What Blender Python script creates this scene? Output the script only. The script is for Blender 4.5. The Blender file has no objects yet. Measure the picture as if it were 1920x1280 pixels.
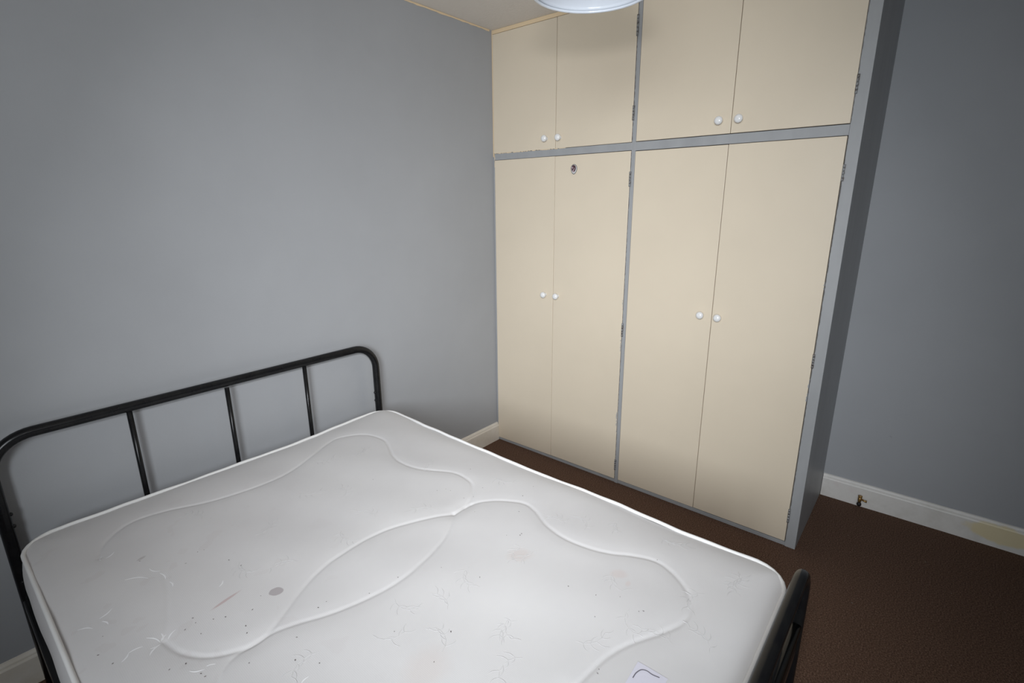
import bpy, math, random
import numpy as np
from mathutils import Vector, Matrix

# ------------------------------------------------------------------ camera
scene = bpy.context.scene
col = scene.collection
CAM = (-2.3116, -2.059, 1.5099)
yaw, pitch, roll = -0.8757, -0.2667, -0.0062
fw = Vector((math.cos(pitch)*math.sin(-yaw), math.cos(pitch)*math.cos(yaw), math.sin(pitch)))
rt0 = Vector((math.cos(yaw), math.sin(yaw), 0))
up0 = rt0.cross(fw)
rt = math.cos(roll)*rt0 + math.sin(roll)*up0
up = -math.sin(roll)*rt0 + math.cos(roll)*up0
cd = bpy.data.cameras.new('camera')
cam = bpy.data.objects.new('camera', cd); col.objects.link(cam)
cam.matrix_world = Matrix(((rt.x, up.x, -fw.x, CAM[0]), (rt.y, up.y, -fw.y, CAM[1]), (rt.z, up.z, -fw.z, CAM[2]), (0, 0, 0, 1)))
cd.sensor_width = 36.0; cd.sensor_fit = 'HORIZONTAL'; cd.lens = 957.49/1920*36.0
cd.clip_start = 0.02
scene.camera = cam

# ------------------------------------------------------------------ light
scene.view_settings.view_transform = 'Standard'
scene.view_settings.look = 'None'
scene.view_settings.gamma = 1.0
scene.view_settings.use_curve_mapping = False
scene.view_settings.exposure = 0.0

world = bpy.data.worlds.new('world'); scene.world = world; world.use_nodes = True
world.node_tree.nodes['Background'].inputs[0].default_value = (0.75, 0.87, 1.0, 1)
world.node_tree.nodes['Background'].inputs[1].default_value = 1.0

# the room: headboard wall y=0, wardrobe front x=0, ceiling 2.4 m
XR, YN, XW, H = 0.600, -4.10, -3.20, 2.4
WY0, WY1, WZ0, WZ1 = -3.05, -1.75, 1.10, 2.30     # the window in the rear wall

def area(name, loc, rot, sx, sy, power, color):
    l = bpy.data.lights.new(name, 'AREA'); l.shape = 'RECTANGLE'; l.size = sx; l.size_y = sy
    l.energy = power; l.color = color
    o = bpy.data.objects.new(name, l); col.objects.link(o); o.location = loc; o.rotation_euler = rot
    return o
wl = area('window_daylight', (XW-0.50, (WY0+WY1)/2, (WZ0+WZ1)/2), (0, 0, 0), WY1-WY0-0.1, WZ1-WZ0-0.1, 36, (0.90, 0.955, 1.0))
wl.rotation_euler = Vector((1, 0.80, -0.33)).to_track_quat('-Z', 'Y').to_euler()
wl.data.spread = math.radians(94)
# the camera's own small flash, just above the lens
fl = area('camera_flash', Vector(CAM)+up*0.24, (0, 0, 0), 0.13, 0.09, 7.6, (0.98, 0.98, 1.0))
fl.rotation_euler = (fw-up*0.12).to_track_quat('-Z', 'Y').to_euler()
fl.data.spread = math.radians(90)

# ------------------------------------------------------------------ mattress drawings (metres, room coordinates)
EDGE = [(-2.252, -0.189), (-2.242, -0.154), (-2.213, -0.127), (-2.134, -0.111), (-2.032, -0.122), (-1.914, -0.113), (-1.772, -0.126), (-1.618, -0.127), (-1.48, -0.133), (-1.309, -0.128), (-1.155, -0.118), (-1.022, -0.095), (-0.957, -0.135), (-0.938, -0.204), (-0.937, -0.304), (-0.956, -0.419), (-0.956, -0.647), (-0.956, -0.823), (-0.966, -0.936), (-0.965, -1.083), (-0.954, -1.248), (-0.957, -1.387), (-0.963, -1.485), (-0.967, -1.595), (-0.971, -1.696), (-0.963, -1.738), (-0.968, -1.8), (-0.961, -1.848), (-0.971, -1.878), (-0.993, -1.895)]
QA = [(-2.116, -0.393), (-2.102, -0.343), (-2.063, -0.295), (-2.004, -0.263), (-1.919, -0.278), (-1.811, -0.33), (-1.7, -0.36), (-1.605, -0.364), (-1.51, -0.34), (-1.402, -0.288), (-1.349, -0.258), (-1.272, -0.236), (-1.188, -0.297), (-1.164, -0.391), (-1.184, -0.462), (-1.226, -0.546), (-1.243, -0.623), (-1.229, -0.71), (-1.171, -0.817), (-1.167, -0.881), (-1.184, -0.933), (-1.236, -0.98), (-1.291, -1.005)]
QB = [(-1.341, -1.005), (-1.267, -1.011), (-1.217, -1.046), (-1.184, -1.087), (-1.158, -1.143), (-1.168, -1.196), (-1.207, -1.269), (-1.225, -1.348), (-1.218, -1.427), (-1.198, -1.487), (-1.17, -1.535), (-1.149, -1.593), (-1.159, -1.642), (-1.19, -1.691), (-1.224, -1.721), (-1.266, -1.736), (-1.312, -1.735), (-1.363, -1.713), (-1.424, -1.677), (-1.469, -1.656), (-1.516, -1.643), (-1.567, -1.636), (-1.634, -1.627)]
QC = [(-1.265, -1.009), (-1.291, -1.005), (-1.341, -1.004), (-1.397, -0.972), (-1.46, -0.939), (-1.524, -0.912), (-1.596, -0.901), (-1.658, -0.904), (-1.726, -0.911), (-1.783, -0.928), (-1.834, -0.954), (-1.873, -0.978), (-1.92, -1.005), (-1.965, -1.019), (-2.002, -1.007), (-2.039, -0.985), (-2.067, -0.954), (-2.089, -0.908), (-2.099, -0.855)]
QD = [(-1.341, -1.005), (-1.401, -1.048), (-1.458, -1.078), (-1.539, -1.102), (-1.62, -1.115), (-1.689, -1.111), (-1.769, -1.092), (-1.828, -1.07), (-1.881, -1.042), (-1.932, -1.02), (-1.982, -1.016), (-2.019, -1.018), (-2.052, -1.041), (-2.075, -1.073)]
QE = [(-2.026, -0.613), (-2.041, -0.688), (-2.069, -0.779), (-2.099, -0.855)]
LEAF = [[(-2.029, -0.637), (-2.031, -0.601)], [(-2.028, -0.591), (-2.043, -0.557)], [(-2.057, -0.6), (-2.098, -0.559)], [(-2.083, -0.395), (-2.106, -0.41)], [(-2.109, -0.384), (-2.117, -0.413)], [(-2.147, -0.648), (-2.175, -0.66)], [(-2.192, -0.682), (-2.216, -0.655)], [(-2.173, -0.675), (-2.166, -0.698)], [(-2.105, -0.853), (-2.122, -0.815)], [(-2.105, -0.855), (-2.126, -0.854)], [(-2.109, -0.856), (-2.133, -0.875)], [(-2.104, -0.849), (-2.09, -0.837)], [(-2.1, -0.847), (-2.096, -0.826)], [(-2.092, -0.855), (-2.071, -0.84)], [(-2.134, -0.835), (-2.16, -0.83)], [(-2.16, -0.83), (-2.177, -0.845)], [(-2.049, -1.006), (-2.064, -0.998)], [(-2.069, -1.003), (-2.092, -0.983)], [(-2.027, -0.684), (-2.026, -0.657)], [(-1.935, -0.758), (-1.952, -0.776)], [(-1.938, -1.191), (-1.956, -1.194)]]
FAINT = [(-1.62, -0.809), (-1.514, -0.834), (-1.158, -1.374), (-1.327, -1.283), (-1.524, -0.657), (-1.254, -0.716), (-1.545, -1.414), (-1.321, -1.326), (-1.368, -0.944), (-1.492, -1.22), (-1.691, -1.157), (-1.549, -1.434), (-1.264, -1.53), (-1.125, -1.762), (-1.187, -1.743), (-1.351, -1.814), (-1.383, -1.743), (-1.353, -1.623), (-1.631, -1.284), (-1.598, -0.516), (-1.447, -0.354), (-1.332, -0.428), (-1.097, -0.967), (-1.172, -1.316), (-1.045, -1.428), (-1.795, -0.634), (-1.865, -0.425), (-1.876, -0.717), (-1.793, -1.21), (-1.722, -1.363), (-1.621, -1.507), (-1.512, -1.574), (-1.036, -1.563), (-1.061, -1.809), (-1.893, -1.155), (-1.774, -0.842)]
SPECK = [(-2.05, -0.502), (-1.88, -0.736), (-1.973, -0.612), (-1.934, -0.585), (-1.919, -0.589), (-1.892, -0.688), (-2.034, -0.837), (-2.035, -0.857), (-2.058, -0.859), (-2.039, -0.9), (-2.004, -0.878), (-1.983, -0.893), (-1.964, -0.957), (-1.971, -0.979), (-1.932, -0.92), (-1.898, -0.89), (-2.003, -1.062), (-2.09, -0.958), (-2.118, -0.948), (-2.079, -1.01), (-2.076, -1.024), (-2.19, -0.834), (-2.184, -0.729), (-2.204, -0.781), (-1.905, -1.08), (-1.937, -1.133), (-1.804, -1.035), (-1.827, -1.037), (-1.72, -1.093), (-1.639, -1.104), (-1.542, -1.165), (-1.297, -1.054), (-1.324, -1.21), (-1.299, -1.241), (-1.208, -1.163), (-1.291, -1.24), (-1.672, -1.338), (-1.755, -1.239), (-1.908, -1.181), (-1.751, -1.369), (-1.552, -1.652), (-1.541, -1.649), (-1.334, -1.587), (-1.367, -1.538), (-1.385, -1.468), (-1.234, -0.988), (-1.261, -0.97), (-1.289, -0.869), (-1.263, -0.885), (-1.26, -0.905), (-1.142, -1.598), (-1.427, -1.571), (-1.347, -1.644), (-1.339, -1.652), (-0.69, -1.218), (-1.114, -0.857), (-1.178, -0.978), (-1.063, -1.109), (-1.386, -0.641), (-1.13, -1.116), (-1.503, -1.27)]
STAIN = [(-1.865, -0.903), (-1.98, -0.841), (-1.936, -0.833), (-1.367, -1.295), (-1.26, -1.544), (-1.278, -1.58), (-1.77, -1.366), (-1.554, -0.434), (-2.043, -0.49), (-1.349, -1.281), (-1.445, -1.175)]
PAPER = [(-1.472, -1.704), (-1.527, -1.707), (-1.471, -1.764), (-1.516, -1.714), (-1.501, -1.714), (-1.487, -1.719), (-1.482, -1.729), (-1.483, -1.741), (-1.48, -1.756), (-1.465, -1.766), (-1.459, -1.772), (-1.454, -1.784)]
SPOTS = [(-1.865, -0.903, 0.017, 0.015, -0.75, (0.33, 0.29, 0.3), 0.72, 0.14), (-1.958, -0.837, 0.034, 0.004, 0.18, (0.45, 0.3, 0.3), 0.6, 0.5), (-1.367, -1.295, 0.032, 0.024, -0.75, (0.58, 0.5, 0.47), 0.4, 0.7), (-1.26, -1.544, 0.02, 0.015, -0.9, (0.6, 0.5, 0.47), 0.35, 0.7), (-1.278, -1.58, 0.01, 0.006, 0.2, (0.6, 0.5, 0.47), 0.35, 0.7), (-1.77, -1.366, 0.05, 0.04, 0.2, (0.6, 0.53, 0.5), 0.35, 0.9), (-2.043, -0.49, 0.011, 0.005, 0.3, (0.33, 0.29, 0.29), 0.5, 0.6)]
LAMP = (-1.105, -1.310, 2.000, 0.144)

# ------------------------------------------------------------------ materials
def nodes_of(name, color, rough=0.6, spec=0.5, metallic=0.0):
    m = bpy.data.materials.new(name); m.use_nodes = True
    nt = m.node_tree; b = nt.nodes['Principled BSDF']
    b.inputs['Base Color'].default_value = (*color, 1); b.inputs['Roughness'].default_value = rough
    b.inputs['Specular IOR Level'].default_value = spec; b.inputs['Metallic'].default_value = metallic
    return m, nt, b
def tex(nt):
    t = nt.nodes.new('ShaderNodeTexCoord'); return t.outputs['Object']
def noise(nt, vec, scale, detail=3, rough=0.5, stretch=None):
    if stretch:
        mp = nt.nodes.new('ShaderNodeMapping'); mp.inputs['Scale'].default_value = stretch
        nt.links.new(vec, mp.inputs['Vector']); vec = mp.outputs[0]
    n = nt.nodes.new('ShaderNodeTexNoise'); n.inputs['Scale'].default_value = scale
    n.inputs['Detail'].default_value = detail; n.inputs['Roughness'].default_value = rough
    nt.links.new(vec, n.inputs['Vector']); return n.outputs['Fac']
def ramp(nt, fac, stops):
    r = nt.nodes.new('ShaderNodeValToRGB'); e = r.color_ramp.elements
    while len(e) < len(stops): e.new(0.5)
    for i, (p, c) in enumerate(stops): e[i].position = p; e[i].color = (*c, 1)
    nt.links.new(fac, r.inputs['Fac']); return r.outputs['Color']
def bump(nt, b, h, strength=0.2, dist=0.002, prev=None):
    k = nt.nodes.new('ShaderNodeBump'); k.inputs['Strength'].default_value = strength; k.inputs['Distance'].default_value = dist
    nt.links.new(h, k.inputs['Height'])
    if prev: nt.links.new(prev, k.inputs['Normal'])
    nt.links.new(k.outputs['Normal'], b.inputs['Normal']); return k.outputs['Normal']
def mix(nt, fac, a, c):
    m = nt.nodes.new('ShaderNodeMix'); m.data_type = 'RGBA'
    if isinstance(fac, float): m.inputs['Factor'].default_value = fac
    else: nt.links.new(fac, m.inputs['Factor'])
    for s, v in ((6, a), (7, c)):
        if isinstance(v, tuple): m.inputs[s].default_value = (*v, 1)
        else: nt.links.new(v, m.inputs[s])
    return m.outputs[2]
def math_n(nt, op, a, b=None, c=None):
    m = nt.nodes.new('ShaderNodeMath'); m.operation = op
    for i, v in enumerate((a, b, c)):
        if v is None: continue
        if isinstance(v, (int, float)): m.inputs[i].default_value = v
        else: nt.links.new(v, m.inputs[i])
    return m.outputs[0]
def spot(nt, vec, cx, cy, cz, rx, ry, rz, ang=0.0, soft=0.35, wob=0.0, wscale=40):
    """1 inside an ellipsoid mark, 0 outside, with an uneven edge"""
    mp = nt.nodes.new('ShaderNodeMapping'); mp.vector_type = 'TEXTURE'
    mp.inputs['Location'].default_value = (cx, cy, cz); mp.inputs['Rotation'].default_value = (0, 0, ang)
    mp.inputs['Scale'].default_value = (rx, ry, rz)
    nt.links.new(vec, mp.inputs['Vector'])
    ln = nt.nodes.new('ShaderNodeVectorMath'); ln.operation = 'LENGTH'; nt.links.new(mp.outputs[0], ln.inputs[0])
    d = ln.outputs['Value']
    if wob:
        d = math_n(nt, 'ADD', d, math_n(nt, 'MULTIPLY', math_n(nt, 'SUBTRACT', noise(nt, vec, wscale, 3), 0.5), wob))
    r = nt.nodes.new('ShaderNodeMapRange'); r.inputs['From Min'].default_value = 1+soft/2; r.inputs['From Max'].default_value = 1-soft/2
    nt.links.new(d, r.inputs['Value']); return r.outputs['Result']

def wall_paint(name, color):
    m, nt, b = nodes_of(name, color, 0.62, 0.35)
    v = tex(nt); c0 = tuple(x*0.955 for x in color); c1 = tuple(x*1.04 for x in color)
    base = ramp(nt, noise(nt, v, 1.3, 4, 0.6), [(0.3, c0), (0.7, c1)])
    scuff = math_n(nt, 'GREATER_THAN', noise(nt, v, 14, 2, 0.4), 0.80)
    base = mix(nt, math_n(nt, 'MULTIPLY', scuff, 0.25), base, tuple(x*0.6 for x in color))
    nt.links.new(base, b.inputs['Base Color'])
    p = bump(nt, b, noise(nt, v, 2.2, 3, 0.5), 0.35, 0.02)
    bump(nt, b, noise(nt, v, 160, 3, 0.6), 0.18, 0.0012, p)
    return m
M = {}
M['wall'] = wall_paint('grey_blue_wall_paint', (0.354, 0.363, 0.380))
m, nt, b = nodes_of('ceiling_paint', (0.84, 0.79, 0.73), 0.8, 0.2)
v = tex(nt); bump(nt, b, noise(nt, v, 60, 4, 0.6), 0.5, 0.004)
M['ceiling'] = m
m, nt, b = nodes_of('brown_carpet', (0.1, 0.06, 0.05), 0.95, 0.1)
v = tex(nt)
c = ramp(nt, noise(nt, v, 190, 3, 0.8), [(0.34, (0.045, 0.026, 0.018)), (0.5, (0.115, 0.068, 0.047)), (0.68, (0.25, 0.155, 0.11))])
c = mix(nt, math_n(nt, 'MULTIPLY', noise(nt, v, 5, 4, 0.6), 0.35), c, (0.080, 0.046, 0.031))
lint = math_n(nt, 'GREATER_THAN', noise(nt, v, 95, 1, 0.3), 0.80)
c = mix(nt, math_n(nt, 'MULTIPLY', lint, 0.6), c, (0.30, 0.26, 0.22))
nt.links.new(c, b.inputs['Base Color']); bump(nt, b, noise(nt, v, 230, 3, 0.7), 0.4, 0.003)
M['carpet'] = m
def cream(name, col_):
    m, nt, b = nodes_of(name, col_, 0.38, 0.45)
    v = tex(nt)
    base = ramp(nt, noise(nt, v, 2.0, 3, 0.5), [(0.3, tuple(x*0.965 for x in col_)), (0.7, tuple(min(1, x*1.02) for x in col_))])
    mark = math_n(nt, 'GREATER_THAN', noise(nt, v, 26, 2, 0.5, (1, 1, 2.2)), 0.815)
    base = mix(nt, math_n(nt, 'MULTIPLY', mark, 0.22), base, (0.30, 0.24, 0.17))
    nt.links.new(base, b.inputs['Base Color'])
    p = bump(nt, b, noise(nt, v, 7, 2, 0.5), 0.15, 0.006)
    bump(nt, b, noise(nt, v, 220, 2, 0.5), 0.10, 0.0006, p)
    return m
M['cream'] = cream('cream_gloss_door_paint', (0.70, 0.610, 0.480))
M['cream_trim'] = cream('cream_trim_paint', (0.74, 0.58, 0.38))
m, nt, b = nodes_of('grey_gloss_frame_paint', (0.33, 0.345, 0.36), 0.42, 0.45)
v = tex(nt)
base = ramp(nt, noise(nt, v, 9, 4, 0.6, (1, 1, 0.25)), [(0.3, (0.31, 0.317, 0.325)), (0.7, (0.365, 0.372, 0.38))])
chip = math_n(nt, 'GREATER_THAN', noise(nt, v, 30, 3, 0.6, (1, 1, 0.5)), 0.74)
base = mix(nt, math_n(nt, 'MULTIPLY', chip, 0.45), base, (0.62, 0.60, 0.55))
nt.links.new(base, b.inputs['Base Color']); bump(nt, b, noise(nt, v, 40, 3, 0.6, (1, 1, 0.15)), 0.3, 0.0015)
M['grey'] = m
m, nt, b = nodes_of('dark_chipped_edge', (0.10, 0.085, 0.08), 0.7, 0.2)
nt.links.new(ramp(nt, noise(nt, tex(nt), 60, 3), [(0.35, (0.07, 0.06, 0.06)), (0.65, (0.20, 0.18, 0.17))]), b.inputs['Base Color'])
M['chip'] = m
m, nt, b = nodes_of('dark_gap', (0.05, 0.04, 0.035), 0.9, 0.1); bump(nt, b, noise(nt, tex(nt), 50, 2), 0.2, 0.001); M['dark'] = m
m, nt, b = nodes_of('white_porcelain', (0.80, 0.80, 0.80), 0.16, 0.6); bump(nt, b, noise(nt, tex(nt), 30, 1), 0.03, 0.0005); M['knob'] = m
m, nt, b = nodes_of('painted_hinge', (0.2, 0.19, 0.18), 0.5, 0.5, 0.3)
nt.links.new(ramp(nt, noise(nt, tex(nt), 90, 3), [(0.35, (0.15, 0.13, 0.12)), (0.55, (0.29, 0.295, 0.30))]), b.inputs['Base Color']); M['hinge'] = m
m, nt, b = nodes_of('black_powder_coat', (0.012, 0.012, 0.013), 0.26, 0.28)
v = tex(nt); bump(nt, b, noise(nt, v, 500, 2), 0.12, 0.0005)
nt.links.new(ramp(nt, noise(nt, v, 25, 3), [(0.4, (0.007, 0.007, 0.008)), (0.75, (0.012, 0.012, 0.012))]), b.inputs['Base Color']); M['black'] = m
m, nt, b = nodes_of('old_white_baseboard_paint', (0.7, 0.68, 0.62), 0.45, 0.45)
v = tex(nt)
c = ramp(nt, noise(nt, v, 7, 4, 0.65), [(0.3, (0.60, 0.575, 0.535)), (0.55, (0.70, 0.68, 0.65)), (0.8, (0.66, 0.60, 0.58))])
yel = spot(nt, v, 0.588, -2.50, 0.066, 0.2, 0.15, 0.040, soft=0.3, wob=1.1, wscale=16)
c = mix(nt, math_n(nt, 'MULTIPLY', yel, 0.85), c, (0.70, 0.60, 0.36))
nt.links.new(c, b.inputs['Base Color']); bump(nt, b, noise(nt, v, 30, 3, 0.6), 0.25, 0.002); M['base_r'] = m
m, nt, b = nodes_of('cream_baseboard_paint', (0.74, 0.69, 0.60), 0.4, 0.45)
v = tex(nt)
c = ramp(nt, noise(nt, v, 8, 4, 0.6), [(0.3, (0.68, 0.62, 0.52)), (0.7, (0.80, 0.76, 0.70))])
nt.links.new(c, b.inputs['Base Color']); bump(nt, b, noise(nt, v, 30, 3, 0.6), 0.25, 0.002); M['base_l'] = m
m, nt, b = nodes_of('white_lamp_enamel', (0.72, 0.77, 0.84), 0.12, 0.6); bump(nt, b, noise(nt, tex(nt), 8, 1), 0.03, 0.001); M['shade'] = m
m, nt, b = nodes_of('white_plastic', (0.75, 0.74, 0.72), 0.4, 0.5); bump(nt, b, noise(nt, tex(nt), 60, 1), 0.05, 0.0005); M['plastic'] = m
m, nt, b = nodes_of('tarnished_brass', (0.45, 0.27, 0.09), 0.42, 0.5, 0.85)
nt.links.new(ramp(nt, noise(nt, tex(nt), 120, 3), [(0.35, (0.22, 0.12, 0.04)), (0.65, (0.62, 0.40, 0.15))]), b.inputs['Base Color']); M['brass'] = m
m, nt, b = nodes_of('black_rubber_cap', (0.012, 0.011, 0.011), 0.5, 0.4); bump(nt, b, noise(nt, tex(nt), 200, 1), 0.1, 0.0005); M['rubber'] = m

# mattress ticking
m, nt, b = nodes_of('pale_mattress_ticking', (0.70, 0.69, 0.70), 0.75, 0.25)
v = tex(nt)
base = ramp(nt, noise(nt, v, 3.2, 4, 0.55), [(0.3, (0.600, 0.590, 0.592)), (0.7, (0.648, 0.638, 0.636))])
grime = spot(nt, v, -2.12, -0.62, 0.55, 0.42, 0.62, 0.3, soft=1.2, wob=0.9, wscale=5)
base = mix(nt, math_n(nt, 'MULTIPLY', grime, 0.22), base, (0.52, 0.475, 0.475))
blot = math_n(nt, 'MULTIPLY', grime, math_n(nt, 'GREATER_THAN', noise(nt, v, 17, 2, 0.4), 0.66))
base = mix(nt, math_n(nt, 'MULTIPLY', blot, 0.10), base, (0.44, 0.37, 0.36))
for (sx, sy, rx, ry, an, cc, k, so) in SPOTS:
    s = spot(nt, v, sx, sy, 0.55, rx, ry, 0.2, an, so, 0.5, 45)
    base = mix(nt, math_n(nt, 'MULTIPLY', s, k), base, cc)
nt.links.new(base, b.inputs['Base Color'])
w = nt.nodes.new('ShaderNodeTexWave'); w.inputs['Scale'].default_value = 90; w.inputs['Distortion'].default_value = 0.6
nt.links.new(v, w.inputs['Vector'])
p = bump(nt, b, w.outputs['Fac'], 0.05, 0.0008)
bump(nt, b, noise(nt, v, 500, 2), 0.12, 0.0006, p)
b.inputs['Sheen Weight'].default_value = 0.1
M['tick'] = m
m, nt, b = nodes_of('white_piping_tape', (0.76, 0.755, 0.745), 0.75, 0.2); bump(nt, b, noise(nt, tex(nt), 300, 2), 0.2, 0.0008); M['piping'] = m
m, nt, b = nodes_of('satin_leaf_thread', (0.76, 0.75, 0.76), 0.5, 0.4); bump(nt, b, noise(nt, tex(nt), 300, 2), 0.2, 0.0005); M['leaf'] = m
m, nt, b = nodes_of('faint_leaf_thread', (0.575, 0.565, 0.565), 0.65, 0.2); bump(nt, b, noise(nt, tex(nt), 300, 2), 0.2, 0.0005); M['leaf2'] = m
m, nt, b = nodes_of('lint_speck', (0.14, 0.12, 0.12), 0.9, 0.1); bump(nt, b, noise(nt, tex(nt), 300, 2), 0.2, 0.0005); M['speck'] = m
m, nt, b = nodes_of('white_paper', (0.64, 0.63, 0.71), 0.6, 0.2); bump(nt, b, noise(nt, tex(nt), 90, 2), 0.05, 0.001); M['paper'] = m
m, nt, b = nodes_of('grey_ink', (0.16, 0.15, 0.18), 0.7, 0.2); bump(nt, b, noise(nt, tex(nt), 90, 2), 0.02, 0.001); M['ink'] = m
m, nt, b = nodes_of('sticker_silver_edge', (0.62, 0.62, 0.62), 0.35, 0.5); bump(nt, b, noise(nt, tex(nt), 200, 2), 0.02, 0.001); M['st_w'] = m
m, nt, b = nodes_of('sticker_dark_edge', (0.09, 0.095, 0.08), 0.4, 0.5); bump(nt, b, noise(nt, tex(nt), 200, 2), 0.02, 0.001); M['st_k'] = m
m, nt, b = nodes_of('sticker_brown_print', (0.10, 0.05, 0.06), 0.4, 0.5)
nt.links.new(ramp(nt, noise(nt, tex(nt), 120, 2, 0.5), [(0.42, (0.05, 0.02, 0.03)), (0.5, (0.14, 0.08, 0.08)), (0.62, (0.45, 0.34, 0.38))]), b.inputs['Base Color']); M['st_b'] = m
m, nt, b = nodes_of('pine_slat', (0.55, 0.40, 0.24), 0.6, 0.3)
nt.links.new(ramp(nt, noise(nt, tex(nt), 6, 3, 0.6, (0.3, 8, 8)), [(0.3, (0.48, 0.33, 0.19)), (0.7, (0.62, 0.46, 0.29))]), b.inputs['Base Color']); M['pine'] = m

# ------------------------------------------------------------------ mesh helpers
class MB:
    def __init__(s): s.v = []; s.f = []; s.m = []; s.sm = []
    def add(s, vs, fs, mi=0, smooth=False):
        o = len(s.v); s.v += [tuple(map(float, p)) for p in vs]
        for f in fs: s.f.append(tuple(i+o for i in f)); s.m.append(mi); s.sm.append(smooth)
        return s
    def box(s, x0, x1, y0, y1, z0, z1, mi=0):
        x0, x1 = sorted((x0, x1)); y0, y1 = sorted((y0, y1)); z0, z1 = sorted((z0, z1))
        vs = [(x, y, z) for z in (z0, z1) for y in (y0, y1) for x in (x0, x1)]
        return s.add(vs, [(0, 2, 3, 1), (4, 5, 7, 6), (0, 1, 5, 4), (2, 6, 7, 3), (0, 4, 6, 2), (1, 3, 7, 5)], mi)
    def slab(s, quad, x0, x1, mi=0):      # quad of (y,z), extruded along x
        n = len(quad)
        vs = [(x0, y, z) for y, z in quad] + [(x1, y, z) for y, z in quad]
        fs = [tuple(range(n)), tuple(range(2*n-1, n-1, -1))] + [(i, i+n, (i+1) % n+n, (i+1) % n) for i in range(n)]
        return s.add(vs, fs, mi)
    def tube(s, pts, r, seg=16, closed=False, mi=0, cap=True, flat=1.0):
        pts = [Vector(p) for p in pts]; n = len(pts); rings = []
        t0 = (pts[1]-pts[0]).normalized()
        nrm = t0.orthogonal().normalized()
        if abs(t0.z) < 0.9: nrm = (Vector((0, 0, 1)) - t0*t0.z).normalized()
        vs = []
        for i, p in enumerate(pts):
            if closed: t = (pts[(i+1) % n]-pts[i-1]).normalized()
            else: t = (pts[min(i+1, n-1)]-pts[max(i-1, 0)]).normalized()
            nrm = (nrm - t*nrm.dot(t)).normalized(); bn = t.cross(nrm)
            rr = r[i] if isinstance(r, (list, tuple)) else r
            for k in range(seg):
                a = 2*math.pi*k/seg; vs.append(p + nrm*math.cos(a)*rr*flat + bn*math.sin(a)*rr)
        fs = []
        for i in range(n if closed else n-1):
            j = (i+1) % n
            for k in range(seg):
                l = (k+1) % seg; fs.append((i*seg+k, i*seg+l, j*seg+l, j*seg+k))
        s.add(vs, fs, mi, True)
        if cap and not closed:
            o = len(s.v)-len(vs)
            s.f.append(tuple(o+k for k in reversed(range(seg)))); s.m.append(mi); s.sm.append(False)
            s.f.append(tuple(o+(n-1)*seg+k for k in range(seg))); s.m.append(mi); s.sm.append(False)
        return s
    def lathe(s, prof, origin, axis='z', seg=32, mi=0, closed=False):
        """prof: (radius, height along axis)"""
        vs = []; ox, oy, oz = origin
        for r, h in prof:
            for k in range(seg):
                a = 2*math.pi*k/seg; c, d = r*math.cos(a), r*math.sin(a)
                vs.append({'z': (ox+c, oy+d, oz+h), 'x': (ox-h, oy+c, oz+d), 'y': (ox+c, oy+h, oz+d)}[axis])
        fs = []; n = len(prof)
        for i in range(n if closed else n-1):
            j = (i+1) % n
            for k in range(seg):
                l = (k+1) % seg; fs.append((i*seg+k, i*seg+l, j*seg+l, j*seg+k))
        return s.add(vs, fs, mi, True)
    def build(s, name, mats, parent=None, origin=None, bevel=0.0):
        if not isinstance(mats, (list, tuple)): mats = [mats]
        o0 = Vector(origin) if origin else Vector((0, 0, 0))
        me = bpy.data.meshes.new(name)
        me.from_pydata([tuple(Vector(p)-o0) for p in s.v] if origin else s.v, [], s.f)
        for x in mats: me.materials.append(x)
        me.polygons.foreach_set('material_index', s.m); me.polygons.foreach_set('use_smooth', s.sm)
        me.update()
        ob = bpy.data.objects.new(name, me); col.objects.link(ob); ob.location = o0
        if parent:
            ob.parent = parent
            ob.location = o0 - world_loc(parent)
        if bevel:
            bv = ob.modifiers.new('bevel', 'BEVEL'); bv.width = bevel; bv.segments = 2; bv.limit_method = 'ANGLE'
        return ob
def world_loc(o):
    l = Vector(o.location)
    while o.parent: o = o.parent; l += Vector(o.location)
    return l
def thing(name, loc, label, cat, group=None):
    o = bpy.data.objects.new(name, None); col.objects.link(o); o.location = loc; o.empty_display_size = 0.1
    o['label'] = label; o['category'] = cat
    if group: o['group'] = group
    return o
def tag(o, label, cat): o['label'] = label; o['category'] = cat; return o
def struct(o): o['kind'] = 'structure'; return o
def fix_normals(o):
    import bmesh
    b_ = bmesh.new(); b_.from_mesh(o.data); bmesh.ops.recalc_face_normals(b_, faces=b_.faces); b_.to_mesh(o.data); b_.free(); return o
rnd = random.Random(7)

# ------------------------------------------------------------------ the room
struct(MB().box(XW-0.55, XR+0.2, YN-0.2, 0.2, -0.1, 0.0).build('floor', M['carpet']))
struct(MB().box(XW-0.55, XR+0.2, YN-0.2, 0.2, H, H+0.1).build('ceiling', M['ceiling']))
struct(MB().box(XW-0.55, XR+0.2, 0.0, 0.15, 0, H).build('wall_left', M['wall']))
struct(MB().box(XR, XR+0.15, YN-0.15, 0.0, 0, H).build('wall_right', M['wall']))
struct(MB().box(XW-0.55, XR, YN-0.15, YN, 0, H).build('wall_near', M['wall']))
wr = MB()
wr.box(XW-0.55, XW, YN, 0, 0, WZ0); wr.box(XW-0.55, XW, YN, 0, WZ1, H)
wr.box(XW-0.55, XW, YN, WY0, WZ0, WZ1); wr.box(XW-0.55, XW, WY1, 0, WZ0, WZ1)
struct(wr.build('wall_rear', M['wall']))
wf = MB()   # white window frame at the outer face of the wall
fx0, fx1 = XW-0.51, XW-0.46
wf.box(fx0, fx1, WY0, WY1, WZ0, WZ0+0.05); wf.box(fx0, fx1, WY0, WY1, WZ1-0.05, WZ1)
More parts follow.
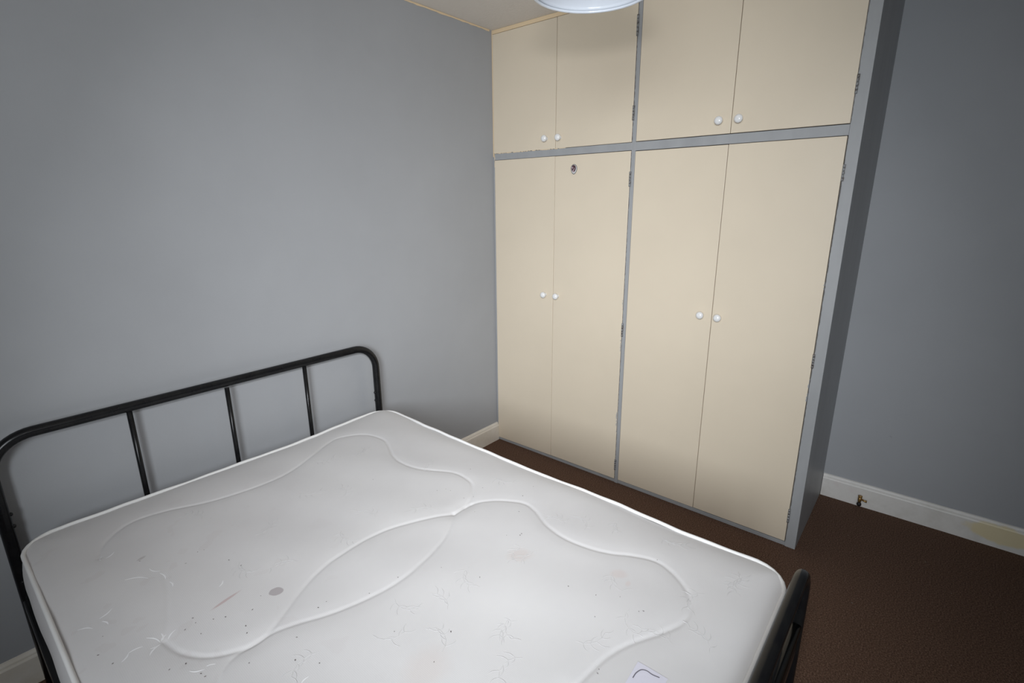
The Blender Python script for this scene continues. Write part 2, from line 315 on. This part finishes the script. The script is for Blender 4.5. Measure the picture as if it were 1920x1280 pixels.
wf.box(fx0, fx1, WY0, WY0+0.05, WZ0+0.05, WZ1-0.05); wf.box(fx0, fx1, WY1-0.05, WY1, WZ0+0.05, WZ1-0.05)
wf.box(fx0, fx1, (WY0+WY1)/2-0.03, (WY0+WY1)/2+0.03, WZ0+0.05, WZ1-0.05)
win = struct(wf.build('window_1', M['plastic']))
MB().box(XW-0.45, XW+0.04, WY0-0.04, WY1+0.04, WZ0-0.025, WZ0-0.001).build('window_sill', M['plastic'], win)

def board(name, pts, mat):   # extruded profile (offset from wall, z) along y or x
    return struct(fix_normals(pts.build(name, mat)))
prof = [(0.0, 0), (0.016, 0), (0.016, 0.098), (0.0135, 0.103), (0.0115, 0.104), (0.0105, 0.111), (0.006, 0.119), (0.0, 0.121)]
def extrude_profile(fn, t0, t1, n):
    mb = MB(); k = len(prof); vs = []
    for i in range(n+1):
        t = t0+(t1-t0)*i/n
        w1 = 0.0006*math.sin(t*9)+0.0004*math.sin(t*31)
        vs += [fn(d+(w1 if d > 0 else 0), z+(w1 if z > 0 else 0), t) for d, z in prof]
    fs = [(i*k+j, i*k+(j+1) % k, (i+1)*k+(j+1) % k, (i+1)*k+j) for i in range(n) for j in range(k)]
    fs += [tuple(range(k)), tuple(n*k+j for j in reversed(range(k)))]
    return mb.add(vs, fs)
board('baseboard_left', extrude_profile(lambda d, z, t: (t, -d, z), XW, -0.001, 60), M['base_l'])
board('baseboard_right', extrude_profile(lambda d, z, t: (XR-d, t, z), YN, -1.774, 60), M['base_r'])
# ragged line of old cream paint where the headboard wall meets the ceiling
tr = MB(); vs = []; n = 160
for i in range(n+1):
    t = XW+(-0.02-XW)*i/n; w_ = 0.006+0.003*rnd.random(); vs += [(t, -0.0015, H), (t, -0.0015, H-w_), (t, -0.0005, H-w_), (t, -w_*0.8, H-0.0012), (t, -0.0005, H-0.001)]
fs = []
for i in range(n):
    a, c = i*5, i*5+5
    fs += [(a+3, a+1, c+1, c+3), (a+1, a+2, c+2, c+1), (a+3, c+3, c+4, a+4)]
struct(tr.add(vs, fs).build('trim_1', M['cream_trim']))

# ------------------------------------------------------------------ fitted wardrobe
WW = 1.772
wd = thing('fitted_wardrobe', (0.3, -WW/2, 0), 'floor-to-ceiling fitted wardrobe with cream doors in a grey painted frame', 'wardrobe')
T = 0.022
fr = MB()
fr.box(0, T, -0.0008, -0.0100, 0.0, 1.757)                    # stile against the headboard wall
fr.box(0, T, -0.8665, -0.8855, 0.0, H-0.001)                  # centre stile
fr.box(0, T, -1.7300, -WW, 0.0, H-0.001)                      # outer stile
fr.box(0.0003, T, -0.0100, -0.8665, 1.7395, 1.7740); fr.box(0.0003, T, -0.8855, -1.7300, 1.7365, 1.7745)
fr.box(0.0040, T, -0.0100, -0.8665, 0.0, 0.0160); fr.box(0.0040, T, -0.8855, -1.7300, 0.0, 0.0185)
fr.box(0.0003, T, -0.8855, -1.7300, 2.384, H-0.001)
fr.build('face_frame', M['grey'], wd, bevel=0.0012)
MB().box(T+0.0002, 0.599, -WW+0.018, -WW, 0.0, H-0.001).build('side_panel', M['grey'], wd, bevel=0.001)
inn = MB()
inn.box(T+0.0005, 0.58, -0.866, -0.886, 0.0, H-0.002); inn.box(T+0.0005, 0.58, -0.002, -WW+0.019, 1.742, 1.772)
inn.box(0.582, 0.598, -0.002, -WW+0.019, 0.0, H-0.002); inn.box(T+0.0005, 0.581, -0.002, -WW+0.019, 0.0, 0.015)
inn.build('inner_carcass', M['dark'], wd)
tr = MB()   # old cream paint left on the frame round the first top cupboard
tr.box(-0.0006, T, -0.0008, -0.0068, 1.757, H-0.001); tr.box(-0.0006, T, -0.0062, -0.8665, 2.3800, H-0.001)
tp = tr.build('cream_frame_strip', M['cream_trim'], wd); tp['label'] = 'frame strip left in old cream paint'

def jag(mb, p0, p1, w0, w1, x=-0.0004, n=60, side=(1, 0), mi=0, seed=1, th=0.22):
    """ragged sliver of paint along the line p0-p1 (y,z) growing towards side"""
    r = random.Random(seed); cur = w0
    P = []
    for i in range(n+1):
        t = i/n; cur += (r.uniform(w0, w1)-cur)*0.6
        ww = cur if r.random() > th else w0*0.3
        y = p0[0]+(p1[0]-p0[0])*t; z = p0[1]+(p1[1]-p0[1])*t
        P.append((y, z, y+side[0]*ww, z+side[1]*ww))
    vs = []; fs = []
    for (y, z, y2, z2) in P: vs += [(x, y, z), (x, y2, z2), (x+0.0009, y, z), (x+0.0009, y2, z2)]
    for i in range(n):
        a, c = 4*i, 4*i+4; fs += [(a, a+1, c+1, c), (a+1, a+3, c+3, c+1), (a+2, a, c, c+2)]
    mb.add(vs, fs, mi)
def strip(name, mat, label, *a, **k):
    mb = MB(); jag(mb, *a, **k); o = mb.build(name, mat, wd); o['label'] = label; return o
strip('paint_overlap', M['cream_trim'], 'ragged cream paint on the grey rail', (-0.013, 1.7762), (-0.50, 1.7762), 0.0012, 0.0050, side=(0, -1), n=70, seed=3)
strip('paint_overlap', M['cream_trim'], 'cream paint drips on the grey stile', (-0.0100, 1.700), (-0.0100, 1.762), 0.001, 0.006, side=(-1, 0), n=20, seed=5)
for (p0, p1, w0, w1, n, sd, th) in (((-0.8655, 1.78), (-0.8655, 2.38), 0.0015, 0.0042, 70, 11, 0.22), ((-0.8655, 0.03), (-0.8655, 1.73), 0.0010, 0.0034, 170, 12, 0.3),
        ((-1.7312, 0.03), (-1.7312, 1.73), 0.0006, 0.0022, 170, 13, 0.3), ((-1.7312, 1.78), (-1.7312, 2.38), 0.0006, 0.0018, 70, 14, 0.3)):
    strip('chipped_edge', M['chip'], 'dark chipped paint edge beside a door', p0, p1, w0, w1, side=(-1, 0), n=n, seed=sd, th=th)
for i, (y, z0, z1) in enumerate(((-1.7290, 0.70, 0.80), (-1.7290, 1.17, 1.20), (-0.8640, 0.30, 0.42), (-0.8640, 0.98, 1.03), (-0.8640, 0.76, 0.82))):
    strip('paint_smear', M['grey'], 'grey paint smeared onto the door edge', (y, z0), (y, z1), 0.001, 0.006, x=-0.0022, side=(1, 0), n=16, seed=20+i, th=0.45)

def knob(parent, y, z, x):
    mb = MB()
    pr = [(0.0001, 0), (0.0088, 0), (0.0090, 0.0025), (0.0068, 0.006), (0.0066, 0.010), (0.0095, 0.0135), (0.0140, 0.0170), (0.0165, 0.0215),
          (0.0168, 0.0255), (0.0150, 0.0300), (0.0110, 0.0335), (0.0055, 0.0352), (0.0001, 0.0356)]
    mb.lathe(pr, (x, y, z), 'x', 28)
    return mb.build('knob', M['knob'], parent, origin=(x, y, z))
def hinge(parent, y, z0, z1):
    mb = MB()
    n = 5; L = (z1-z0)/n
    for i in range(n): mb.tube([(-0.0035, y, z0+i*L+0.0006), (-0.0035, y, z0+(i+1)*L-0.0006)], 0.0042, 12)
    mb.box(-0.0012, 0.0008, y-0.0055, y+0.0055, z0, z1)
    return mb.build('hinge', M['hinge'], parent)
def door(yl, yr, zb, zt, knob_yz, hinges, label=None, x=0.0, skew=(0, 0, 0, 0)):
    """yl > yr; front face at x"""
    q = [(yl, zb+skew[0]), (yr, zb+skew[1]), (yr, zt+skew[2]), (yl, zt+skew[3])]
    mb = MB(); mb.slab(q, x-0.0012, x+0.0165)
    d = fix_normals(mb.build('door', M['cream'], wd, origin=(x, (yl+yr)/2, zb), bevel=0.0014))
    knob(d, knob_yz[0], knob_yz[1], x-0.0012)
    for h in hinges: hinge(d, *h)
    if label: d['label'] = label
    return d
door(-0.0072, -0.4310, 1.7755, 2.3785, (-0.376, 1.8270), [])
door(-0.4342, -0.8648, 1.7755, 2.3785, (-0.462, 1.8260), [(-0.8662, 2.215, 2.300), (-0.8672, 1.868, 1.932)], x=-0.0006)
door(-0.8875, -1.3085, 1.7770, 2.3825, (-1.265, 1.8280), [])
door(-1.3110, -1.7290, 1.7770, 2.3825, (-1.344, 1.8280), [(-1.7325, 1.873, 1.938), (-1.7325, 2.23, 2.295)], x=-0.0004)
door(-0.0120, -0.4308, 0.0215, 1.7380, (-0.380, 1.0055), [], skew=(-0.003, 0, 0, 0))
ds = door(-0.4334, -0.8648, 0.0225, 1.7372, (-0.4640, 1.0060), [(-0.8668, 1.576, 1.645), (-0.8680, 0.839, 0.910), (-0.8672, 0.080, 0.140)], x=-0.0006)
door(-0.8875, -1.3068, 0.0235, 1.7338, (-1.2620, 1.0080), [])
door(-1.3092, -1.7275, 0.0250, 1.7345, (-1.3400, 1.0060), [(-1.7322, 1.576, 1.636), (-1.7300, 0.846, 0.907), (-1.7290, 0.123, 0.190)], x=-0.0004)
# small shield-shaped sticker
st = MB()
def shield(s):
    P = []
    for k in range(28):
        a = 2*math.pi*k/28; c, d = math.cos(a), math.sin(a)
        y = 0.0175*c*s*(1-0.10*max(0, -d)*abs(c)); z = (0.0195*d if d > 0 else 0.0225*d*(1+0.10*(1-abs(c))))*s
        P.append((y, z))
    return P
def disc(mb, poly, y0, z0, x, mi):
    mb.slab([(y0+a, z0+b_) for a, b_ in poly], x, x+0.0003, mi)
X0 = -0.0022
disc(st, shield(1.12), -0.5505, 1.671, X0, 0); disc(st, shield(0.98), -0.5505, 1.671, X0-0.0003, 1); disc(st, shield(0.80), -0.5490, 1.6735, X0-0.0006, 2)
s_ = st.build('sticker', [M['st_k'], M['st_w'], M['st_b']], ds, origin=(X0, -0.5505, 1.671)); fix_normals(s_)
s_['label'] = 'small dark oval sticker with a silver edge'

# ------------------------------------------------------------------ bed frame
BXL, BXR, HY, FY = -2.262, -0.932, -0.052, -1.921
bed = thing('bed_frame', ((BXL+BXR)/2, (HY+FY)/2, 0), 'black tubular metal double bed frame under the bare mattress', 'bed')
def hoop(y, ztop, r, rad=0.11):
    pts = [(BXL, y, 0.004), (BXL, y, 0.2), (BXL, y, ztop-rad)]
    for k in range(1, 13):
        a = math.pi/2*k/12; pts.append((BXL+rad-rad*math.cos(a), y, ztop-rad+rad*math.sin(a)))
    n = 10
    for k in range(1, n): pts.append((BXL+rad+(BXR-BXL-2*rad)*k/n, y, ztop))
    for k in range(0, 13):
        a = math.pi/2*(1-k/12); pts.append((BXR-rad+rad*math.cos(a), y, ztop-rad+rad*math.sin(a)))
    pts += [(BXR, y, 0.2), (BXR, y, 0.004)]
    return MB().tube(pts, r, 20)
R0 = 0.0165
HZ, FZ = 0.856, 0.594
hb = hoop(HY, HZ, R0).build('headboard', M['black'], bed)
for x, top in ((-1.288, HZ-0.012), (-1.602, HZ-0.0215), (-1.912, HZ-0.012)):
    MB().tube([(x, HY, 0.335), (x, HY, top)], 0.0085, 14).build('spindle', M['black'], hb)
MB().tube([(BXL, HY, 0.325), (BXR, HY, 0.325)], 0.0125, 14).build('cross_rail', M['black'], hb)
fb = hoop(FY, FZ, R0).build('footboard', M['black'], bed)
for x in (-1.288, -1.602, -1.912):
    MB().tube([(x, FY, 0.420), (x, FY, FZ-0.012)], 0.0085, 14).build('spindle', M['black'], fb)
MB().tube([(BXL, FY, 0.388), (BXR, FY, 0.388)], 0.0140, 14).build('cross_rail', M['black'], fb)
MB().box(BXL, BXR, FY-0.010, FY+0.010, 0.300, 0.340).build('end_rail', M['black'], fb, bevel=0.003)
def bolt(parent, x, y, z, dx, dy):
    mb = MB(); p = Vector((x, y, z)); d = Vector((dx, dy, 0))
    mb.tube([p+d*0.013, p+d*0.0185, p+d*0.0215], [0.0062, 0.0062, 0.003], 8)
    return mb.build('bolt', M['black'], parent)
for z in (0.62, 0.58): bolt(hb, BXL, HY, z, 1, 0); bolt(hb, BXR, HY, z, -1, 0)
for z in (0.40,): bolt(hb, BXL, HY, z, 0, -1)
for z in (0.25, 0.21): bolt(fb, BXL, FY, z, 0, -1); bolt(fb, BXR, FY, z, 0.9, -0.43)
for x in (BXL, BXR):
    s = -1 if x == BXL else 1
    mb = MB(); mb.box(x-0.0125, x+0.0125, FY+0.0165, HY-0.0165, 0.300, 0.340)
    mb.build('side_rail', M['black'], bed, bevel=0.004)
for y in (HY, FY):
    pass
for i in range(13):
    y = HY-0.11-i*(HY-FY-0.22)/12
    MB().box(BXL+0.0127, BXR-0.0127, y-0.03, y+0.03, 0.325, 0.3395).build('slat', M['pine'], bed, bevel=0.002)
mb = MB()
for y in (-0.99,): mb.tube([(-1.597, y, 0.004), (-1.597, y, 0.3245)], 0.0125, 14)
mb.build('centre_leg', M['black'], bed)

# ------------------------------------------------------------------ mattress
ZT, ZB = 0.546, 0.341
edge = np.array(EDGE)
headx = np.array([-2.30, -2.134, -2.032, -1.914, -1.772, -1.618, -1.48, -1.309, -1.155, -1.04, -0.90])
heady = np.array([-0.112, -0.112, -0.117, -0.115, -0.123, -0.127, -0.131, -0.126, -0.116, -0.108, -0.104])
righty = np.array([-1.95, -1.848, -1.738, -1.595, -1.485, -1.387, -1.248, -1.083, -0.936, -0.823, -0.647, -0.419, -0.304, -0.20, -0.05])
rightx = np.array([-0.955, -0.958, -0.962, -0.966, -0.963, -0.957, -0.955, -0.963, -0.963, -0.957, -0.954, -0.950, -0.941, -0.938, -0.936])
XL, YF, RC = -2.250, -1.893, 0.095
NX, NY = 300, 400
def frac_rows(n):
    k = 14; L = 1.79
    a = RC*(1-np.cos(np.linspace(0, np.pi/2, k)))   # dense at the rounded ends
    mid = np.linspace(RC, L-RC, n-2*k+2)
    return np.concatenate([a[:-1], mid, (L-a[::-1])[1:]])/L
rows = frac_rows(NY); u_ = np.linspace(0, 1, NX)
L = 1.79
Xg = np.zeros((len(rows), NX)); Yg = np.zeros_like(Xg)
for i, t in enumerate(rows):
    s = min(t*L, (1-t)*L); ins = RC-math.sqrt(max(0, RC*RC-(RC-s)**2)) if s < RC else 0
    for it in range(1):
        yc = -0.12+(YF+0.12)*t
    xr = float(np.interp(yc, righty, rightx)); xl = XL
    xs = xl+ins+(xr-xl-2*ins)*u_
    hy = np.interp(xs, headx, heady)
    Xg[i] = xs; Yg[i] = hy+(YF-hy)*t
def resample(poly, step=0.004):
    P = np.array(poly, float)
    # Catmull-Rom smoothing
    Q = []
    Pe = np.vstack([2*P[0]-P[1], P, 2*P[-1]-P[-2]])
    for i in range(1, len(Pe)-2):
        p0, p1, p2, p3 = Pe[i-1:i+3]; n = max(2, int(np.hypot(*(p2-p1))/step))
        for k in range(n):
            t = k/n
            Q.append(0.5*((2*p1)+(-p0+p2)*t+(2*p0-5*p1+4*p2-p3)*t*t+(-p0+3*p1-3*p2+p3)*t**3))
    Q.append(P[-1]); return np.array(Q)
def dist_field(poly):
    Q = resample(poly); D = np.full(Xg.shape, 1e9)
    lo, hi = Q.min(0)-0.12, Q.max(0)+0.12
    mk = (Xg > lo[0]) & (Xg < hi[0]) & (Yg > lo[1]) & (Yg < hi[1])
    gx, gy = Xg[mk], Yg[mk]; d = np.full(gx.shape, 1e9)
    for q in Q: d = np.minimum(d, (gx-q[0])**2+(gy-q[1])**2)
    D[mk] = np.sqrt(d); return D
QUILT = [(QA, 1.0), (QB, 1.0), (QC, 1.0), (QD, 0.9), (QE, 0.35)]
# the same motif carries on towards the foot where the photograph ends
QUILT.append(([(-1.634, -1.627), (-1.70, -1.60), (-1.77, -1.57), (-1.85, -1.60), (-1.93, -1.66), (-2.00, -1.70), (-2.08, -1.66), (-2.12, -1.55), (-2.10, -1.42), (-2.05, -1.30), (-2.06, -1.16), (-2.08, -1.13)], 1.0))
Zg = np.zeros_like(Xg)
# crown and edge fall-off
de = np.minimum(np.minimum(Xg-XL, np.interp(Yg, righty, rightx)-Xg), np.minimum(np.interp(Xg, headx, heady)-Yg, Yg-YF))
de = np.clip(de, 0, None)
Zg += 0.016*(1-np.exp(-de/0.05))
for q, k in QUILT:
    D = dist_field(q); Zg -= k*(0.0026*np.exp(-(D/0.0050)**2)+0.0020*np.exp(-(D/0.026)**2))
Zg += 0.0018*np.sin(Xg*9.0+1.0)*np.sin(Yg*7.3)+0.0009*np.sin(Xg*23+Yg*11)
Zg += ZT
def zsurf(x, y):
    i = int(np.argmin(np.abs(Yg[:, NX//2]-y))); j = int(np.argmin(np.abs(Xg[i]-x)))
    i = int(np.argmin(np.abs(Yg[:, j]-y))); return float(Zg[i, j])
mt = MB(); NR = len(rows)
vs = np.stack([Xg, Yg, Zg], -1).reshape(-1, 3)
fs = [(i*NX+j, (i+1)*NX+j, (i+1)*NX+j+1, i*NX+j+1) for i in range(NR-1) for j in range(NX-1)]
mt.v = [tuple(map(float, p)) for p in vs]; mt.f = fs; mt.m = [0]*len(fs); mt.sm = [True]*len(fs)
loop = [(0, j) for j in range(NX)]+[(i, NX-1) for i in range(1, NR)]+[(NR-1, j) for j in range(NX-2, -1, -1)]+[(i, 0) for i in range(NR-2, 0, -1)]
lp = np.array([(Xg[i, j], Yg[i, j]) for i, j in loop])
cen = np.array([(XL-0.95)/2, -1.0])
tan = np.roll(lp, -1, 0)-np.roll(lp, 1, 0); nor = np.stack([-tan[:, 1], tan[:, 0]], 1); nor /= np.maximum(np.hypot(nor[:, 0], nor[:, 1]), 1e-9)[:, None]
sgn = np.sign(((lp-cen)*nor).sum(1).mean()); nor *= sgn
prev = [i*NX+j for i, j in loop]; n = len(loop)
ZB2 = ZB+0.012
for k in range(1, 11):
    t = k/10; z = ZT+(ZB2-ZT)*t; bul = 0.016*math.sin(math.pi*t)**0.7
    base = len(mt.v)
    for q in range(n):
        wv = 0.0012*math.sin(q*0.09)*math.sin(math.pi*t)
        p = lp[q]+nor[q]*((bul if nor[q][1] > -0.3 else bul*0.4)+wv); mt.v.append((float(p[0]), float(p[1]), z))
    for q in range(n):
        q2 = (q+1) % n; mt.f.append((prev[q], prev[q2], base+q2, base+q)); mt.m.append(0); mt.sm.append(True)
    prev = [base+q for q in range(n)]
c0 = len(mt.v); mt.v.append((float(cen[0]), float(cen[1]), ZB))
base = len(mt.v)
for q in range(n):
    p = lp[q]-nor[q]*0.02; mt.v.append((float(p[0]), float(p[1]), ZB))
for q in range(n):
    q2 = (q+1) % n
    mt.f.append((prev[q], prev[q2], base+q2, base+q)); mt.m.append(0); mt.sm.append(True)
    mt.f.append((base+q, base+q2, c0)); mt.m.append(0); mt.sm.append(False)
def sliver(a, b_, w, mi, curve=0.15):
    a = np.array(a, float); b_ = np.array(b_, float); d = b_-a; Ln = np.hypot(*d); nn = np.array([-d[1], d[0]])/max(Ln, 1e-6)
    N = 6; vv = []; ff = []
    for i in range(N+1):
        t = i/N; c = a+d*t+nn*curve*Ln*math.sin(math.pi*t); ww = w*math.sin(math.pi*(0.06+0.88*t))**0.8
        for s in (-1, 0, 1):
            p = c+nn*s*ww; vv.append((p[0], p[1], zsurf(p[0], p[1])+(0.0008 if s == 0 else 0.0002)))
    for i in range(N):
        for s in (0, 1): ff.append((3*i+s, 3*i+s+1, 3*i+4+s, 3*i+3+s))
    mt.add(vv, ff, mi, True)
for k, lf in enumerate(LEAF): sliver(lf[0], lf[1], 0.0020, 1, 0.12 if k % 2 else -0.12)
for k, (x, y) in enumerate(FAINT):
    r = random.Random(k*13+5); a0 = r.uniform(0, 6.28)
    if not (-2.2 < x < -1.0 and -1.85 < y < -0.17): continue
    px_, py_ = x, y
    for i in range(5):     # a curved stem with leaves to both sides
        a1 = a0+0.35*i; qx, qy = px_+0.016*math.cos(a1), py_+0.016*math.sin(a1)
        sliver((px_, py_), (qx, qy), 0.0006, 2, 0.05)
        for s in (-1, 1):
            if r.random() < 0.75:
                aa = a1+s*r.uniform(0.5, 0.9); ll = r.uniform(0.018, 0.030)
                sliver((qx, qy), (qx+ll*math.cos(aa), qy+ll*math.sin(aa)), 0.0012, 2, 0.15*s)
        px_, py_ = qx, qy
for k, (x, y) in enumerate(SPECK):
    r = random.Random(k); a = r.uniform(0, 3); l = r.uniform(0.0010, 0.0026); w_ = r.uniform(0.0007, 0.0013)
    z = zsurf(x, y)+0.0012; P = []
    for q in range(7):
        t = 6.283*q/7; ex, ey = l*math.cos(t), w_*math.sin(t); P.append((x+ex*math.cos(a)-ey*math.sin(a), y+ex*math.sin(a)+ey*math.cos(a), z))
    P.append((x, y, z+0.0006)); mt.add(P, [(q, (q+1) % 7, 7) for q in range(7)], 3)
mob = mt.build('mattress', [M['tick'], M['leaf'], M['leaf2'], M['speck']])
fix_normals(mob)
tag(mob, 'bare stained pale grey quilted double mattress on the black bed frame', 'mattress')
step = 2
ring = [lp[q]+nor[q]*0.001 for q in range(0, n, step)]
# thin the crowded ring
rr = [ring[0]]
for p in ring[1:]:
    if np.hypot(*(p-rr[-1])) > 0.006: rr.append(p)
top = MB().tube([(p[0], p[1], ZT+0.003+0.0010*math.sin(i*0.11)+0.0006*math.sin(i*0.37)) for i, p in enumerate(rr)], 0.0056, 10, closed=True)
top.build('piping', M['piping'], mob)['label'] = 'white piping round the top edge'
MB().tube([(p[0], p[1], ZB2-0.001) for p in rr], 0.0062, 8, closed=True).build('piping', M['piping'], mob)['label'] = 'white piping round the bottom edge'

# ------------------------------------------------------------------ paper label lying on the mattress
px0, py0 = PAPER[0]; zp = zsurf(px0, py0)
zmax = max(zsurf(px0-a, py0-c) for a in (0, 0.05, 0.1) for c in (0, 0.04, 0.09))+0.0012
e1 = np.array(PAPER[1])-np.array(PAPER[0]); e2 = np.array(PAPER[2])-np.array(PAPER[0])
e1 /= np.hypot(*e1); e2 = np.array(PAPER[2])-np.array(PAPER[0]); e2 /= np.hypot(*e2)
def PP(a, c, z=0.0): p = np.array(PAPER[0])+e1*a+e2*c; return (p[0], p[1], zmax+z)
pm = MB()
A, Bc = 0.115, 0.066
NA = 8; vs = []
for i in range(NA+1):
    for j in range(NA+1):
        a, c = A*i/NA, Bc*j/NA; q = PP(a, c); vs.append((q[0], q[1], zsurf(q[0], q[1])+0.0007))
pm.add(vs, [(i*(NA+1)+j, i*(NA+1)+j+1, (i+1)*(NA+1)+j+1, (i+1)*(NA+1)+j) for i in range(NA) for j in range(NA)], 0, False)
lab = pm.build('paper_label', M['paper'])
sol = lab.modifiers.new('thickness', 'SOLIDIFY'); sol.thickness = 0.00015
tag(lab, 'small white paper slip with a curved grey line on the mattress foot', 'paper')
ln = MB()
Q = resample([p for p in PAPER[3:9]] , 0.003)
Q = np.vstack([Q, ])
vs = []; fs = []
for i, p in enumerate(Q):
    d = Q[min(i+1, len(Q)-1)]-Q[max(i-1, 0)]; d /= max(np.hypot(*d), 1e-9); nn = np.array([-d[1], d[0]])
    for s in (-1, 1): w2 = p+nn*s*0.0011; vs.append((*w2, zsurf(w2[0], w2[1])+0.0014))
fs = [(2*i, 2*i+1, 2*i+3, 2*i+2) for i in range(len(Q)-1)]
ln.add(vs, fs)
lo = ln.build('printed_line', M['ink'], lab)

# ------------------------------------------------------------------ pendant lampshade
LX, LY, LZ, LR = LAMP
lamp = thing('pendant_lamp', (LX, LY, H), 'shallow white enamel pendant lampshade hanging from the ceiling before the wardrobe', 'lamp')
sh = MB()
outer = []; inner = []
for k in range(0, 19):
    t = k/18; r = LR*(1-t)+0.028*t; z = LZ+0.100*(1-(1-t)**1.9)
    outer.append((r, z))
for k in range(18, -1, -1):
    t = k/18; r = LR*(1-t)+0.028*t-0.0015; z = LZ+0.100*(1-(1-t)**1.9)-0.0015; inner.append((r, z))
lipo = [(LR-0.0045, LZ+0.001), (LR-0.004, LZ-0.0035), (LR, LZ-0.0055), (LR+0.004, LZ-0.003), (LR+0.0042, LZ+0.001)]
prof_s = [(r, z-H) for r, z in inner+lipo+outer]
sh.lathe([(r, z+H) for r, z in prof_s], (LX, LY, 0), 'z', 96, closed=True)
fix_normals(sh.build('lamp_shade', M['shade'], lamp))
lh = MB(); lh.lathe([(0.0001, LZ+0.045), (0.014, LZ+0.045), (0.018, LZ+0.05), (0.018, LZ+0.085), (0.029, LZ+0.09), (0.029, LZ+0.103), (0.016, LZ+0.106), (0.013, LZ+0.135), (0.004, LZ+0.15), (0.0001, LZ+0.15)], (LX, LY, 0), 'z', 28)
lh.build('lamp_holder', M['plastic'], lamp)
MB().tube([(LX, LY, LZ+0.148), (LX, LY, H-0.025)], 0.0032, 10).build('cord', M['plastic'], lamp)
MB().lathe([(0.0001, H-0.034), (0.006, H-0.034), (0.012, H-0.026), (0.040, H-0.022), (0.046, H-0.010), (0.046, H-0.0005), (0.0001, H-0.0005)], (LX, LY, 0), 'z', 32).build('ceiling_rose', M['plastic'], lamp)

# ------------------------------------------------------------------ capped brass pipe stub on the skirting
VX, VY = XR-0.016, -1.947
vv = thing('pipe_valve', (VX, VY, 0.05), 'tiny brass pipe stub with a black cap on the right baseboard', 'valve')
mb = MB(); mb.tube([(VX+0.003, VY, 0.047), (VX-0.018, VY, 0.047)], 0.006, 14)
mb.lathe([(0.0001, 0.032), (0.0065, 0.032), (0.0065, 0.038), (0.0090, 0.040), (0.0095, 0.056), (0.0075, 0.058), (0.0075, 0.062), (0.0105, 0.063), (0.0105, 0.067), (0.0001, 0.0675)], (VX-0.020, VY, 0), 'z', 6)
mb.build('brass_body', M['brass'], vv)
MB().tube([(VX-0.020, VY-0.007, 0.050), (VX-0.022, VY-0.020, 0.046), (VX-0.022, VY-0.030, 0.046)], [0.0045, 0.0045, 0.0062], 10).build('side_spout', M['brass'], vv)
MB().lathe([(0.0001, 0.0105), (0.006, 0.011), (0.0098, 0.0155), (0.0105, 0.021), (0.009, 0.027), (0.0065, 0.0318), (0.0001, 0.0322)], (VX-0.020, VY, 0), 'z', 20).build('black_cap', M['rubber'], vv)['label'] = 'round black cap'
